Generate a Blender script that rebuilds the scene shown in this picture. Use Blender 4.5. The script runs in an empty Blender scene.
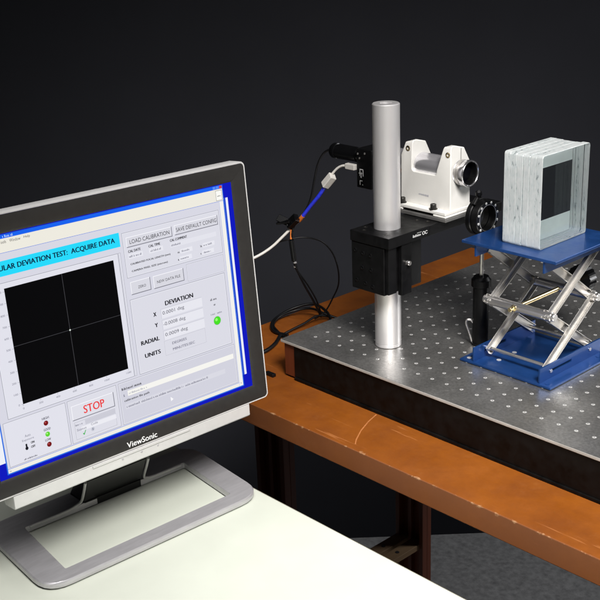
import bpy, bmesh, math, random
from mathutils import Matrix, Vector
random.seed(7)
PI = math.pi
scene = bpy.context.scene
col = scene.collection

# ------------------------------------------------------------------ camera
cd = bpy.data.cameras.new("camera")
cam = bpy.data.objects.new("camera", cd); col.objects.link(cam)
RIGHT = Vector((0.685821, 0.726826, -0.037049))
DOWN = Vector((0.227620, -0.262576, -0.937680))
FWD = Vector((-0.691258, 0.634648, -0.345520))
EYE = Vector((1.122334, -1.059114, 0.628199))
M = Matrix((RIGHT, -DOWN, -FWD)).transposed().to_4x4()
M.translation = EYE
cam.matrix_world = M
cd.sensor_width = 36.0
cd.lens = 36.0 * 1106.07 / 600.0
cd.clip_start = 0.02; cd.clip_end = 60
scene.camera = cam

# ------------------------------------------------------------------ world, lamps, exposure
w = bpy.data.worlds.new("World"); scene.world = w; w.use_nodes = True
bg = w.node_tree.nodes["Background"]
bg.inputs[0].default_value = (0.75, 0.82, 1.0, 1); bg.inputs[1].default_value = 0.012

def area(name, loc, aim, size, power, color, spread=180):
    l = bpy.data.lights.new(name, 'AREA'); l.shape = 'RECTANGLE'
    l.size, l.size_y = size; l.energy = power; l.color = color; l.spread = math.radians(spread)
    o = bpy.data.objects.new(name, l); col.objects.link(o)
    o.location = loc
    o.rotation_euler = (Vector(aim) - Vector(loc)).to_track_quat('-Z', 'Y').to_euler()
    return o
area("softbox_key", (1.30, -0.62, 1.40), (0.44, -0.10, 0.10), (0.6, 0.6), 8.4, (1.0, 0.975, 0.95), 58)
area("softbox_overhead", (0.75, -1.10, 1.9), (0.25, -0.58, -0.1), (0.8, 0.8), 3.9, (1.0, 0.98, 0.97), 85)
area("softbox_rear", (1.00, 1.55, 0.95), (0.05, 0.60, -0.45), (0.4, 0.6), 5.5, (0.97, 0.98, 1.0), 115)
scene.view_settings.view_transform = 'Standard'
scene.view_settings.look = 'None'
scene.view_settings.exposure = 0.0
scene.view_settings.gamma = 1.0
scene.render.engine = 'CYCLES'
scene.cycles.max_bounces = 16
scene.cycles.transmission_bounces = 12
scene.cycles.transparent_max_bounces = 32
scene.cycles.caustics_reflective = False

# ------------------------------------------------------------------ materials
def lin(c):
    c /= 255.0
    return c / 12.92 if c <= 0.04045 else ((c + 0.055) / 1.055) ** 2.4
def rgb(r, g, b): return (lin(r), lin(g), lin(b), 1.0)

def mat(name, color, rough=0.5, metal=0.0, var=0.0, scale=40.0, bump=0.0, rvar=0.0, stretch=(1, 1, 1), coat=0.0, spec=0.5, detail=4):
    m = bpy.data.materials.new(name); m.use_nodes = True
    nt = m.node_tree; b = nt.nodes["Principled BSDF"]
    b.inputs["Base Color"].default_value = color if len(color) == 4 else (*color, 1)
    b.inputs["Roughness"].default_value = rough
    b.inputs["Metallic"].default_value = metal
    b.inputs["Specular IOR Level"].default_value = spec
    b.inputs["Coat Weight"].default_value = coat
    if var or bump or rvar:
        tc = nt.nodes.new("ShaderNodeTexCoord"); mp = nt.nodes.new("ShaderNodeMapping")
        mp.inputs["Scale"].default_value = stretch
        nz = nt.nodes.new("ShaderNodeTexNoise")
        nz.inputs["Scale"].default_value = scale; nz.inputs["Detail"].default_value = detail
        nz.inputs["Roughness"].default_value = 0.65
        nt.links.new(tc.outputs["Object"], mp.inputs[0]); nt.links.new(mp.outputs[0], nz.inputs["Vector"])
        if var:
            mr = nt.nodes.new("ShaderNodeMapRange")
            mr.inputs[1].default_value = 0.3; mr.inputs[2].default_value = 0.7
            mr.inputs[3].default_value = 1 - var; mr.inputs[4].default_value = 1 + var
            mx = nt.nodes.new("ShaderNodeMix"); mx.data_type = 'RGBA'; mx.blend_type = 'MULTIPLY'
            mx.inputs[0].default_value = 1.0
            mx.inputs[6].default_value = b.inputs["Base Color"].default_value[:]
            nt.links.new(nz.outputs["Fac"], mr.inputs[0]); nt.links.new(mr.outputs[0], mx.inputs[7])
            nt.links.new(mx.outputs[2], b.inputs["Base Color"])
        if rvar:
            mr2 = nt.nodes.new("ShaderNodeMapRange")
            mr2.inputs[1].default_value = 0.3; mr2.inputs[2].default_value = 0.7
            mr2.inputs[3].default_value = max(0.02, rough - rvar); mr2.inputs[4].default_value = rough + rvar
            nt.links.new(nz.outputs["Fac"], mr2.inputs[0]); nt.links.new(mr2.outputs[0], b.inputs["Roughness"])
        if bump:
            bp = nt.nodes.new("ShaderNodeBump"); bp.inputs["Strength"].default_value = bump
            bp.inputs["Distance"].default_value = 0.002
            nt.links.new(nz.outputs["Fac"], bp.inputs["Height"]); nt.links.new(bp.outputs[0], b.inputs["Normal"])
    return m

def emit(name, c, strength=1.0):
    m = bpy.data.materials.new(name); m.use_nodes = True
    b = m.node_tree.nodes["Principled BSDF"]
    b.inputs["Base Color"].default_value = (0.002, 0.002, 0.002, 1)
    b.inputs["Roughness"].default_value = 0.35
    b.inputs["Specular IOR Level"].default_value = 0.02
    b.inputs["Emission Color"].default_value = c
    b.inputs["Emission Strength"].default_value = strength
    return m

MT = {}
MT['wall'] = mat('dark_wall_paint', (0.031, 0.032, 0.039), 0.9, spec=0.25, var=0.08, scale=3, bump=0.1)
MT['floor'] = mat('grey_speckled_floor', (0.32, 0.32, 0.32), 0.5, var=0.30, scale=70, rvar=0.1, detail=8)
MT['desk'] = mat('white_laminate', rgb(200, 204, 192), 0.42, var=0.02, scale=18, rvar=0.08, spec=0.4)
MT['edge_band'] = mat('laminate_edge', rgb(120, 116, 104), 0.5, var=0.1)
MT['steel_leg'] = mat('grey_steel_leg', (0.12, 0.12, 0.12), 0.45, 0.6, var=0.1)
MT['bench_leg'] = mat('dark_varnished_wood', rgb(104, 50, 27), 0.45, var=0.35, scale=25, stretch=(1, 1, 0.06), bump=0.1)
MT['stretcher'] = mat('dusty_plywood', rgb(125, 100, 72), 0.7, var=0.25, scale=30, stretch=(1, 0.1, 1))
MT['black_panel'] = mat('black_painted_steel', (0.004, 0.0037, 0.0035), 0.45, var=0.5, scale=60, rvar=0.12, spec=0.14)
MT['black_anod'] = mat('black_anodised_aluminium', (0.0042, 0.0042, 0.0046), 0.40, var=0.4, scale=90, rvar=0.1, spec=0.18)
MT['black_gloss'] = mat('black_glossy_plastic', (0.004, 0.004, 0.0045), 0.25, var=0.2, scale=40, spec=0.35)
MT['black_rubber'] = mat('black_cable_rubber', (0.004, 0.004, 0.0045), 0.40, var=0.3, scale=60, spec=0.3)
MT['black_bezel'] = mat('charcoal_bezel_plastic', (0.020, 0.019, 0.018), 0.42, var=0.12, scale=120, bump=0.03)
MT['alu'] = mat('satin_aluminium_post', (0.88, 0.86, 0.86), 0.40, 0.72, var=0.03, scale=30, stretch=(1, 1, 0.1), rvar=0.05)
MT['silver'] = mat('silver_plastic', (0.66, 0.655, 0.65), 0.36, 0.3, var=0.03, scale=60)
MT['stand'] = mat('brushed_grey_stand', (0.52, 0.51, 0.53), 0.38, 0.5, var=0.10, scale=160, stretch=(1, 0.15, 1), bump=0.03)
MT['white_cast'] = mat('white_powder_coat', rgb(226, 224, 219), 0.42, var=0.03, scale=25, bump=0.06, spec=0.4)
MT['shim'] = mat('grey_shim', (0.17, 0.165, 0.16), 0.55, 0.5, var=0.2, scale=50)
MT['chrome'] = mat('polished_steel', (0.84, 0.83, 0.86), 0.22, 0.95, var=0.04, scale=30)
MT['barrel'] = mat('reflection_band_barrel', (0.66, 0.65, 0.68), 0.22, 0.72, var=0.45, scale=55, stretch=(0.02, 1, 1), rvar=0.06, detail=2)  # tone bands along the tube are painted-in reflections
MT['steel'] = mat('brushed_steel', (0.62, 0.60, 0.58), 0.32, 0.92, var=0.05, scale=30, rvar=0.05)
MT['arm'] = mat('stainless_arm', (0.62, 0.60, 0.57), 0.38, 0.85, var=0.05, scale=30, rvar=0.05)
MT['brass'] = mat('brass_rod', (0.72, 0.58, 0.32), 0.28, 1.0, var=0.1, scale=90)
MT['lit_edge'] = mat('lit_plate_edge', (0.46, 0.44, 0.41), 0.45, 0.25, var=0.18, scale=90, stretch=(0.3, 1, 1))  # light caught by the plate's side faces is put into this paler colour
MT['insert'] = mat('steel_thread_insert', (0.85, 0.84, 0.82), 0.30, 0.6)
MT['dark_bore'] = mat('dark_thread_bore', (0.02, 0.02, 0.02), 0.6)
MT['bolt'] = mat('black_oxide_bolt', (0.035, 0.033, 0.03), 0.35, 0.6, var=0.2)
MT['blue'] = mat('blue_anodised_plate', (0.014, 0.066, 0.24), 0.36, 0.55, var=0.10, scale=50, rvar=0.08, coat=0.15)
MT['white_mark'] = mat('white_print', (0.75, 0.75, 0.75), 0.6, var=0.05)
MT['grey_mark'] = mat('grey_print', (0.34, 0.34, 0.40), 0.6, var=0.05)
MT['white_plastic'] = mat('white_cable_plastic', (0.74, 0.71, 0.66), 0.4, var=0.05, scale=80)
MT['orange_plastic'] = mat('orange_tape', (0.75, 0.20, 0.03), 0.4, var=0.1)
MT['lens'] = mat('coated_lens', (0.003, 0.003, 0.005), 0.35, var=0.2, spec=0.06)
MT['blue_cable'] = mat('blue_translucent_cable', (0.035, 0.06, 1.0), 0.25, var=0.2, scale=200, coat=0.5)
MT['scratch'] = mat('bare_wood_scratch', rgb(168, 104, 56), 0.7, var=0.2, scale=90)

def bench_top_material():
    m = bpy.data.materials.new('worn_orange_bench_varnish'); m.use_nodes = True
    nt = m.node_tree; N = nt.nodes; L = nt.links; b = N["Principled BSDF"]
    tc = N.new("ShaderNodeTexCoord")
    def noise(scale, det=5, st=None, rot=0):
        mp = N.new("ShaderNodeMapping"); mp.inputs["Scale"].default_value = st or (1, 1, 1)
        mp.inputs["Rotation"].default_value = (0, 0, rot)
        n = N.new("ShaderNodeTexNoise"); n.inputs["Scale"].default_value = scale; n.inputs["Detail"].default_value = det
        n.inputs["Roughness"].default_value = 0.7
        L.new(tc.outputs["Object"], mp.inputs[0]); L.new(mp.outputs[0], n.inputs["Vector"]); return n
    def ramp(src, p0, p1, c0, c1):
        r = N.new("ShaderNodeValToRGB"); r.color_ramp.elements[0].position = p0; r.color_ramp.elements[1].position = p1
        r.color_ramp.elements[0].color = c0; r.color_ramp.elements[1].color = c1; L.new(src, r.inputs[0]); return r
    def mixc(f, a, c):
        x = N.new("ShaderNodeMix"); x.data_type = 'RGBA'; L.new(f, x.inputs[0])
        for s, v in ((6, a), (7, c)):
            if isinstance(v, tuple): x.inputs[s].default_value = v
            else: L.new(v, x.inputs[s])
        return x.outputs[2]
    base = ramp(noise(9, 6).outputs["Fac"], 0.32, 0.7, rgb(110, 57, 16), rgb(138, 76, 18))
    # fine scratches in two directions, pale
    s1 = ramp(noise(46, 4, (0.09, 1, 1), 0.9).outputs["Fac"], 0.645, 0.69, (0, 0, 0, 1), (0.45, 0.45, 0.45, 1))
    s2 = ramp(noise(52, 4, (0.07, 1, 1), -0.5).outputs["Fac"], 0.655, 0.70, (0, 0, 0, 1), (0.4, 0.4, 0.4, 1))
    stain = ramp(noise(16, 8).outputs["Fac"], 0.60, 0.80, (0, 0, 0, 1), (0.35, 0.35, 0.35, 1))
    c = mixc(stain.outputs[0], base.outputs[0], rgb(150, 104, 66))
    c = mixc(s1.outputs[0], c, rgb(186, 122, 72)); c = mixc(s2.outputs[0], c, rgb(186, 122, 72))
    # chipped arris along the front edge and greyer worn front face
    sep = N.new("ShaderNodeSeparateXYZ"); L.new(tc.outputs["Object"], sep.inputs[0])
    fy = N.new("ShaderNodeMapRange"); fy.inputs[1].default_value = 0.007; fy.inputs[2].default_value = 0.0005
    fy.inputs[3].default_value = 0.0; fy.inputs[4].default_value = 0.21
    L.new(sep.outputs[1], fy.inputs[0])
    fz = N.new("ShaderNodeMapRange"); fz.inputs[1].default_value = -0.008; fz.inputs[2].default_value = -0.001
    L.new(sep.outputs[2], fz.inputs[0])
    mu = N.new("ShaderNodeMath"); mu.operation = 'MULTIPLY'; L.new(fy.outputs[0], mu.inputs[0]); L.new(fz.outputs[0], mu.inputs[1])
    ad = N.new("ShaderNodeMath"); ad.operation = 'ADD'; L.new(mu.outputs[0], ad.inputs[0]); L.new(noise(42, 7).outputs["Fac"], ad.inputs[1])
    chip = ramp(ad.outputs[0], 0.74, 0.80, (0, 0, 0, 1), (0.85, 0.85, 0.85, 1))
    fr = N.new("ShaderNodeMath"); fr.operation = 'LESS_THAN'; fr.inputs[1].default_value = 0.0009; L.new(sep.outputs[1], fr.inputs[0])
    fm = N.new("ShaderNodeMath"); fm.operation = 'MULTIPLY'; fm.inputs[1].default_value = 0.6; L.new(fr.outputs[0], fm.inputs[0])
    c = mixc(fm.outputs[0], c, rgb(118, 72, 44))
    c = mixc(chip.outputs[0], c, rgb(168, 128, 92))
    L.new(c, b.inputs["Base Color"])
    rr = ramp(noise(22, 5).outputs["Fac"], 0.3, 0.7, (0.38, 0.38, 0.38, 1), (0.56, 0.56, 0.56, 1)); L.new(rr.outputs[0], b.inputs["Roughness"])
    bp = N.new("ShaderNodeBump"); bp.inputs["Strength"].default_value = 0.12; bp.inputs["Distance"].default_value = 0.002
    L.new(noise(60, 6).outputs["Fac"], bp.inputs["Height"]); L.new(bp.outputs[0], b.inputs["Normal"])
    return m
MT['bench'] = bench_top_material()

def steel_top_material():
    m = bpy.data.materials.new('ground_steel_board'); m.use_nodes = True
    nt = m.node_tree; N = nt.nodes; L = nt.links; b = N["Principled BSDF"]
    tc = N.new("ShaderNodeTexCoord")
    def noise(scale, det=4):
        n = N.new("ShaderNodeTexNoise"); n.inputs["Scale"].default_value = scale; n.inputs["Detail"].default_value = det
        n.inputs["Roughness"].default_value = 0.75; L.new(tc.outputs["Object"], n.inputs["Vector"]); return n
    n1 = noise(260, 6); n2 = noise(11, 6)
    r1 = N.new("ShaderNodeMapRange"); r1.inputs[1].default_value = 0.35; r1.inputs[2].default_value = 0.65; r1.inputs[3].default_value = 0.75; r1.inputs[4].default_value = 1.2
    r2 = N.new("ShaderNodeMapRange"); r2.inputs[1].default_value = 0.3; r2.inputs[2].default_value = 0.7; r2.inputs[3].default_value = 0.82; r2.inputs[4].default_value = 1.12
    L.new(n1.outputs["Fac"], r1.inputs[0]); L.new(n2.outputs["Fac"], r2.inputs[0])
    mu = N.new("ShaderNodeMath"); mu.operation = 'MULTIPLY'; L.new(r1.outputs[0], mu.inputs[0]); L.new(r2.outputs[0], mu.inputs[1])
    mx = N.new("ShaderNodeMix"); mx.data_type = 'RGBA'; mx.blend_type = 'MULTIPLY'; mx.inputs[0].default_value = 1
    mx.inputs[6].default_value = (0.55, 0.54, 0.52, 1); L.new(mu.outputs[0], mx.inputs[7])
    # a few rusty specks
    n3 = noise(70, 3); r3 = N.new("ShaderNodeValToRGB"); r3.color_ramp.elements[0].position = 0.735; r3.color_ramp.elements[1].position = 0.78
    L.new(n3.outputs["Fac"], r3.inputs[0])
    mx2 = N.new("ShaderNodeMix"); mx2.data_type = 'RGBA'; L.new(r3.outputs[0], mx2.inputs[0]); L.new(mx.outputs[2], mx2.inputs[6])
    mx2.inputs[7].default_value = rgb(150, 105, 75)
    L.new(mx2.outputs[2], b.inputs["Base Color"])
    b.inputs["Metallic"].default_value = 0.9
    r4 = N.new("ShaderNodeMapRange"); r4.inputs[1].default_value = 0.3; r4.inputs[2].default_value = 0.7; r4.inputs[3].default_value = 0.26; r4.inputs[4].default_value = 0.38
    L.new(n2.outputs["Fac"], r4.inputs[0]); L.new(r4.outputs[0], b.inputs["Roughness"])
    bp = N.new("ShaderNodeBump"); bp.inputs["Strength"].default_value = 0.10; bp.inputs["Distance"].default_value = 0.0006
    L.new(n1.outputs["Fac"], bp.inputs["Height"]); L.new(bp.outputs[0], b.inputs["Normal"])
    return m
MT['board'] = steel_top_material()

def glass_materials():
    g = bpy.data.materials.new('clear_glass_face'); g.use_nodes = True
    nt = g.node_tree; nt.nodes.clear(); out = nt.nodes.new("ShaderNodeOutputMaterial")
    gl = nt.nodes.new("ShaderNodeBsdfGlass"); gl.inputs["Color"].default_value = (0.985, 0.995, 0.993, 1); gl.inputs["IOR"].default_value = 1.5
    gl.inputs["Roughness"].default_value = 0.0; nt.links.new(gl.outputs[0], out.inputs[0])
    t = bpy.data.materials.new('contact_glass_face'); t.use_nodes = True
    nt = t.node_tree; nt.nodes.clear(); out = nt.nodes.new("ShaderNodeOutputMaterial")
    tr = nt.nodes.new("ShaderNodeBsdfTransparent"); tr.inputs[0].default_value = (0.99, 0.996, 0.995, 1); nt.links.new(tr.outputs[0], out.inputs[0])
    f = bpy.data.materials.new('frosted_glass_edge'); f.use_nodes = True
    nt = f.node_tree; nt.nodes.clear(); N = nt.nodes; L = nt.links
    out = N.new("ShaderNodeOutputMaterial")
    tc = N.new("ShaderNodeNewGeometry"); mp = N.new("ShaderNodeMapping"); mp.inputs["Scale"].default_value = (2.2, 1.1, 0.8)
    nz = N.new("ShaderNodeTexNoise"); nz.inputs["Scale"].default_value = 85; nz.inputs["Detail"].default_value = 4
    L.new(tc.outputs["Position"], mp.inputs[0]); L.new(mp.outputs[0], nz.inputs["Vector"])
    nz.inputs["Scale"].default_value = 120; nz.inputs["Detail"].default_value = 7; nz.inputs["Roughness"].default_value = 0.6
    # some plates are chipped, others clean: broad variation across the stack
    mp2 = N.new("ShaderNodeMapping"); mp2.inputs["Scale"].default_value = (1.0, 0.12, 0.12)
    nb = N.new("ShaderNodeTexNoise"); nb.inputs["Scale"].default_value = 95; nb.inputs["Detail"].default_value = 1
    L.new(tc.outputs["Position"], mp2.inputs[0]); L.new(mp2.outputs[0], nb.inputs["Vector"])
    sm_ = N.new("ShaderNodeMath"); sm_.operation = 'MULTIPLY_ADD'; sm_.inputs[1].default_value = 0.55; L.new(nb.outputs["Fac"], sm_.inputs[0]); L.new(nz.outputs["Fac"], sm_.inputs[2])
    rp = N.new("ShaderNodeValToRGB"); rp.color_ramp.elements[0].position = 0.585; rp.color_ramp.elements[1].position = 0.88
    rp.color_ramp.elements[0].color = (0.30, 0.34, 0.35, 1); rp.color_ramp.elements[1].color = (0.97, 0.99, 0.985, 1)
    e_ = rp.color_ramp.elements.new(0.645); e_.color = (0.80, 0.86, 0.86, 1)
    L.new(sm_.outputs[0], rp.inputs[0])
    bp = N.new("ShaderNodeBump"); bp.inputs["Strength"].default_value = 0.5; bp.inputs["Distance"].default_value = 0.001; L.new(nz.outputs["Fac"], bp.inputs["Height"])
    d = N.new("ShaderNodeBsdfDiffuse"); tl = N.new("ShaderNodeBsdfTranslucent"); gl = N.new("ShaderNodeBsdfGlossy")
    gl.inputs["Roughness"].default_value = 0.22; gl.inputs["Color"].default_value = (1, 1, 1, 1)
    L.new(bp.outputs[0], gl.inputs["Normal"]); L.new(bp.outputs[0], d.inputs["Normal"])
    L.new(rp.outputs[0], d.inputs[0]); L.new(rp.outputs[0], tl.inputs[0])
    m1 = N.new("ShaderNodeMixShader"); m1.inputs[0].default_value = 0.38; L.new(d.outputs[0], m1.inputs[1]); L.new(tl.outputs[0], m1.inputs[2])
    m2 = N.new("ShaderNodeMixShader"); m2.inputs[0].default_value = 0.16; L.new(m1.outputs[0], m2.inputs[1]); L.new(gl.outputs[0], m2.inputs[2])
    rg = N.new("ShaderNodeBsdfGlass"); rg.inputs["Roughness"].default_value = 0.18; rg.inputs["IOR"].default_value = 1.45; L.new(bp.outputs[0], rg.inputs["Normal"])
    m3 = N.new("ShaderNodeMixShader"); m3.inputs[0].default_value = 0.24; L.new(m2.outputs[0], m3.inputs[1]); L.new(rg.outputs[0], m3.inputs[2]); m2 = m3
    L.new(m2.outputs[0], out.inputs[0])
    return g, t, f
MT['white_frost'] = mat('even_frosting', (0.88, 0.91, 0.91), 0.8, var=0.05, scale=60)
MT['glass'], MT['glass_in'], MT['frost'] = glass_materials()

# ------------------------------------------------------------------ mesh helpers
def tag(o, label=None, cat=None, group=None, kind=None):
    if label: o['label'] = label
    if cat: o['category'] = cat
    if group: o['group'] = group
    if kind: o['kind'] = kind
    return o

def thing(name, loc, label, cat, group=None):
    o = bpy.data.objects.new(name, None); col.objects.link(o)
    o.empty_display_size = 0.02
    o.location = loc
    return tag(o, label, cat, group)

def world_loc(o):
    v = Vector((0, 0, 0))
    while o is not None: v += o.location; o = o.parent
    return v

class MB:
    """collects shapes given in world coordinates; build() links them as one mesh"""
    def __init__(s, xf=None): s.v = []; s.f = []; s.m = []; s.xf = xf
    def add(s, vs, fs, mi=0):
        k = len(s.v)
        for p in vs:
            p = Vector(p)
            s.v.append(s.xf @ p if s.xf is not None else p)
        for q in fs: s.f.append([k + i for i in q]); s.m.append(mi)
        return s
    def box(s, x0, x1, y0, y1, z0, z1, mi=0):
        vs = [(x, y, z) for z in (z0, z1) for y in (y0, y1) for x in (x0, x1)]
        return s.add(vs, [(0, 2, 3, 1), (4, 5, 7, 6), (0, 1, 5, 4), (2, 6, 7, 3), (0, 4, 6, 2), (1, 3, 7, 5)], mi)
    def lathe(s, p, d, prof, n=32, closed=False):
        """prof: (distance along axis, radius) from p along d"""
        d = Vector(d).normalized(); p = Vector(p)
        a = d.orthogonal().normalized(); b = d.cross(a)
        vs = []; fs = []
        for t, r in prof:
            for i in range(n):
                th = 2 * PI * i / n
                vs.append(p + d * t + (a * math.cos(th) + b * math.sin(th)) * r)
        m = len(prof)
        for j in range(m if closed else m - 1):
            j2 = (j + 1) % m
            for i in range(n):
                i2 = (i + 1) % n
                fs.append((j * n + i, j * n + i2, j2 * n + i2, j2 * n + i))
        if not closed:
            fs.append(tuple(reversed(range(n)))); fs.append(tuple((m - 1) * n + i for i in range(n)))
        return s.add(vs, fs)
    def cyl(s, p, q, r, n=24, r2=None):
        p = Vector(p); q = Vector(q); h = (q - p).length
        c = min(r * 0.12, h * 0.2)
        r2 = r if r2 is None else r2
        return s.lathe(p, q - p, [(0, r - c), (c, r), (h - c, r2), (h, r2 - c)], n)
    def prism(s, poly, axis, a0, a1):
        """poly in the plane normal to axis ('x': (y,z), 'y': (x,z), 'z': (x,y))"""
        n = len(poly)
        def P(q, a):
            return {'x': (a, q[0], q[1]), 'y': (q[0], a, q[1]), 'z': (q[0], q[1], a)}[axis]
        vs = [P(q, a0) for q in poly] + [P(q, a1) for q in poly]
        fs = [tuple(reversed(range(n))), tuple(range(n, 2 * n))] + [(i, (i + 1) % n, n + (i + 1) % n, n + i) for i in range(n)]
        return s.add(vs, fs)
    def tube(s, pts, r, n=10, sub=8):
        pts = [Vector(p) for p in pts]
        P = [pts[0] * 2 - pts[1]] + pts + [pts[-1] * 2 - pts[-2]]
        c = []
        for i in range(1, len(P) - 2):
            for k in range(sub):
                t = k / sub; a, b, cc, d = P[i - 1], P[i], P[i + 1], P[i + 2]
                c.append(0.5 * ((2 * b) + (cc - a) * t + (2 * a - 5 * b + 4 * cc - d) * t * t + (3 * b - a - 3 * cc + d) * t ** 3))
        c.append(pts[-1])
        t0 = (c[1] - c[0]).normalized(); u = t0.orthogonal().normalized(); vs = []; fs = []
        for i, p in enumerate(c):
            t = (c[min(i + 1, len(c) - 1)] - c[max(i - 1, 0)]).normalized()
            u = (u - t * u.dot(t)).normalized(); v = t.cross(u)
            for k in range(n):
                th = 2 * PI * k / n; vs.append(p + (u * math.cos(th) + v * math.sin(th)) * r)
        for i in range(len(c) - 1):
            for k in range(n):
                k2 = (k + 1) % n; fs.append((i * n + k, i * n + k2, (i + 1) * n + k2, (i + 1) * n + k))
        fs.append(tuple(reversed(range(n)))); fs.append(tuple((len(c) - 1) * n + k for k in range(n)))
        return s.add(vs, fs)
    def strip(s, a, b, wdt, thk, side):
        """bar from a to b, width along side x dir, thickness along side"""
        a = Vector(a); b = Vector(b); d = (b - a).normalized(); sd = Vector(side); sd = (sd - d * sd.dot(d)).normalized(); wv = d.cross(sd).normalized()
        vs = []
        for p in (a, b):
            for i, j in ((-1, -1), (1, -1), (1, 1), (-1, 1)): vs.append(p + wv * (i * wdt / 2) + sd * (j * thk / 2))
        return s.add(vs, [(3, 2, 1, 0), (4, 5, 6, 7), (0, 1, 5, 4), (1, 2, 6, 5), (2, 3, 7, 6), (3, 0, 4, 7)])
    def build(s, name, m, parent=None, bevel=0.0, seg=2, smooth=True, kind=None):
        me = bpy.data.meshes.new(name)
        off = world_loc(parent) if parent is not None else Vector((0, 0, 0))
        me.from_pydata([v - off for v in s.v], [], s.f)
        bm = bmesh.new(); bm.from_mesh(me); bmesh.ops.recalc_face_normals(bm, faces=bm.faces); bm.to_mesh(me); bm.free()
        ms = m if isinstance(m, (list, tuple)) else [m]
        for q in ms: me.materials.append(MT[q] if isinstance(q, str) else q)
        me.polygons.foreach_set("material_index", s.m if len(s.m) == len(me.polygons) else [0] * len(me.polygons))
        if smooth:
            me.shade_smooth(); me.set_sharp_from_angle(angle=math.radians(38))
        me.update()
        o = bpy.data.objects.new(name, me); col.objects.link(o)
        if parent is not None: o.parent = parent
        if bevel:
            b = o.modifiers.new("bevel", 'BEVEL'); b.width = bevel; b.segments = seg; b.limit_method = 'ANGLE'; b.angle_limit = math.radians(40)
            b.harden_normals = True
        if kind: o['kind'] = kind
        return o

def build_at(mb, name, m, loc, label, cat, group=None, **k):
    """a one-mesh thing whose origin sits at loc"""
    t = bpy.data.objects.new("origin", None); t.location = loc
    o = mb.build(name, m, t, **k); o.parent = None; o.location = loc
    bpy.data.objects.remove(t)
    return tag(o, label, cat, group)

def text_mesh(s):
    c = bpy.data.curves.new("lettering", 'FONT'); c.body = s; c.resolution_u = 3
    o = bpy.data.objects.new("lettering", c); col.objects.link(o)
    bpy.context.view_layer.update()
    me = bpy.data.meshes.new_from_object(o.evaluated_get(bpy.context.evaluated_depsgraph_get()))
    bpy.data.objects.remove(o); bpy.data.curves.remove(c)
    return me

# ================================================================== the setting
FLOOR_Z = -0.86
MB().box(-5, 4, -4, 5, FLOOR_Z - 0.05, FLOOR_Z).build('floor', 'floor', kind='structure', smooth=False)
# dark wall behind the bench, square on to the view
d = Vector((FWD.x, FWD.y, 0)).normalized(); sd = Vector((-d.y, d.x, 0)); c0 = Vector((EYE.x, EYE.y, 0)) + d * 2.34
wl = MB()
vs = [c0 + sd * a + d * t + Vector((0, 0, z)) for t in (0, 0.1) for z in (FLOOR_Z + 0.001, 2.8) for a in (-3.2, 3.2)]
wl.add(vs, [(0, 1, 3, 2), (4, 6, 7, 5), (0, 4, 5, 1), (2, 3, 7, 6), (0, 2, 6, 4), (1, 5, 7, 3)])
wl.build('wall', 'wall', kind='structure', smooth=False)

# ================================================================== workbench
BZ = -0.0605
BX0, BY0, BX1, BY1 = -0.217, -0.1375, 1.35, 0.648
bench = thing('workbench', (BX0, BY0, BZ), 'worn orange-brown wooden workbench carrying the steel optical breadboard', 'workbench')
MB().box(BX0, BX1, BY0, BY1, BZ - 0.034, BZ).build('bench_top', 'bench', bench, bevel=0.0016)
def leg(x0, y0):
    mb = MB()
    mb.box(x0, x0 + 0.072, y0, y0 + 0.012, FLOOR_Z, BZ - 0.034)
    mb.box(x0, x0 + 0.010, y0 - 0.014, y0 - 0.0001, FLOOR_Z, BZ - 0.034)
    mb.box(x0 + 0.030, x0 + 0.038, y0 - 0.010, y0 - 0.0001, FLOOR_Z, BZ - 0.034)
    mb.box(x0 + 0.062, x0 + 0.072, y0 - 0.014, y0 - 0.0001, FLOOR_Z, BZ - 0.034)
    mb.build('leg', 'bench_leg', bench, bevel=0.001)
for x0, y0 in ((-0.194, 0.045), (-0.192, 0.40), (1.24, 0.045), (1.24, 0.40)): leg(x0, y0)
for x0, z0 in ((-0.192, -0.602), (-0.155, -0.600)):
    mb = MB(); mb.box(x0, x0 + 0.027, 0.060, 0.398, z0 - 0.012, z0)
    st = mb.build('stretcher', 'stretcher', bench, bevel=0.001)
    for k in range(4):
        MB().lathe((x0 + 0.0135, 0.11 + k * 0.075, z0 - 0.004), (0, 0, 1), [(0, 0.0042), (0.0046, 0.0042)], 12).build('bolt_hole', 'dark_bore', st)
# one long pale scratch across the front of the top
sc = MB(); pts = [(0.163, -0.042), (0.170, -0.066), (0.181, -0.092), (0.195, -0.116), (0.203, -0.126)]
for (a, b) in zip(pts[:-1], pts[1:]):
    sc.add([(a[0] - 0.0009, a[1], BZ + 0.0003), (a[0] + 0.0009, a[1], BZ + 0.0003), (b[0] + 0.0011, b[1], BZ + 0.0003), (b[0] - 0.0011, b[1], BZ + 0.0003)], [(0, 1, 2, 3)])
sc.build('scratch', 'scratch', bench, smooth=False)

# ================================================================== optical breadboard
PX0, PX1, PY0, PY1 = -0.0345, 0.880, -0.0405, 0.582
bb = thing('optical_breadboard', (PX0, PY0, BZ), 'grey steel optical breadboard with a grid of threaded holes and black sides', 'breadboard')
tpm = MB(); tpm.add([(x, y, z) for z in (-0.0048, 0) for y in (PY0, PY1) for x in (PX0, PX1)], [(4, 5, 7, 6)]); tpm.f += [[0, 2, 3, 1], [0, 1, 5, 4], [2, 6, 7, 3], [0, 4, 6, 2], [1, 3, 7, 5]]; tpm.m += [1] * 5
tpm.build('top_plate', ['board', 'lit_edge'], bb, bevel=0.0010, seg=2)
MB().box(-0.008, PX1 - 0.002, PY0 + 0.003, PY1 - 0.003, BZ + 0.005, -0.0049).build('side_panel', 'black_panel', bb, smooth=False)
MB().box(PX0 + 0.004, -0.0081, PY0 + 0.004, PY1 - 0.003, BZ + 0.003, -0.0049).build('end_block', 'bench_leg', bb, bevel=0.001)
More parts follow.
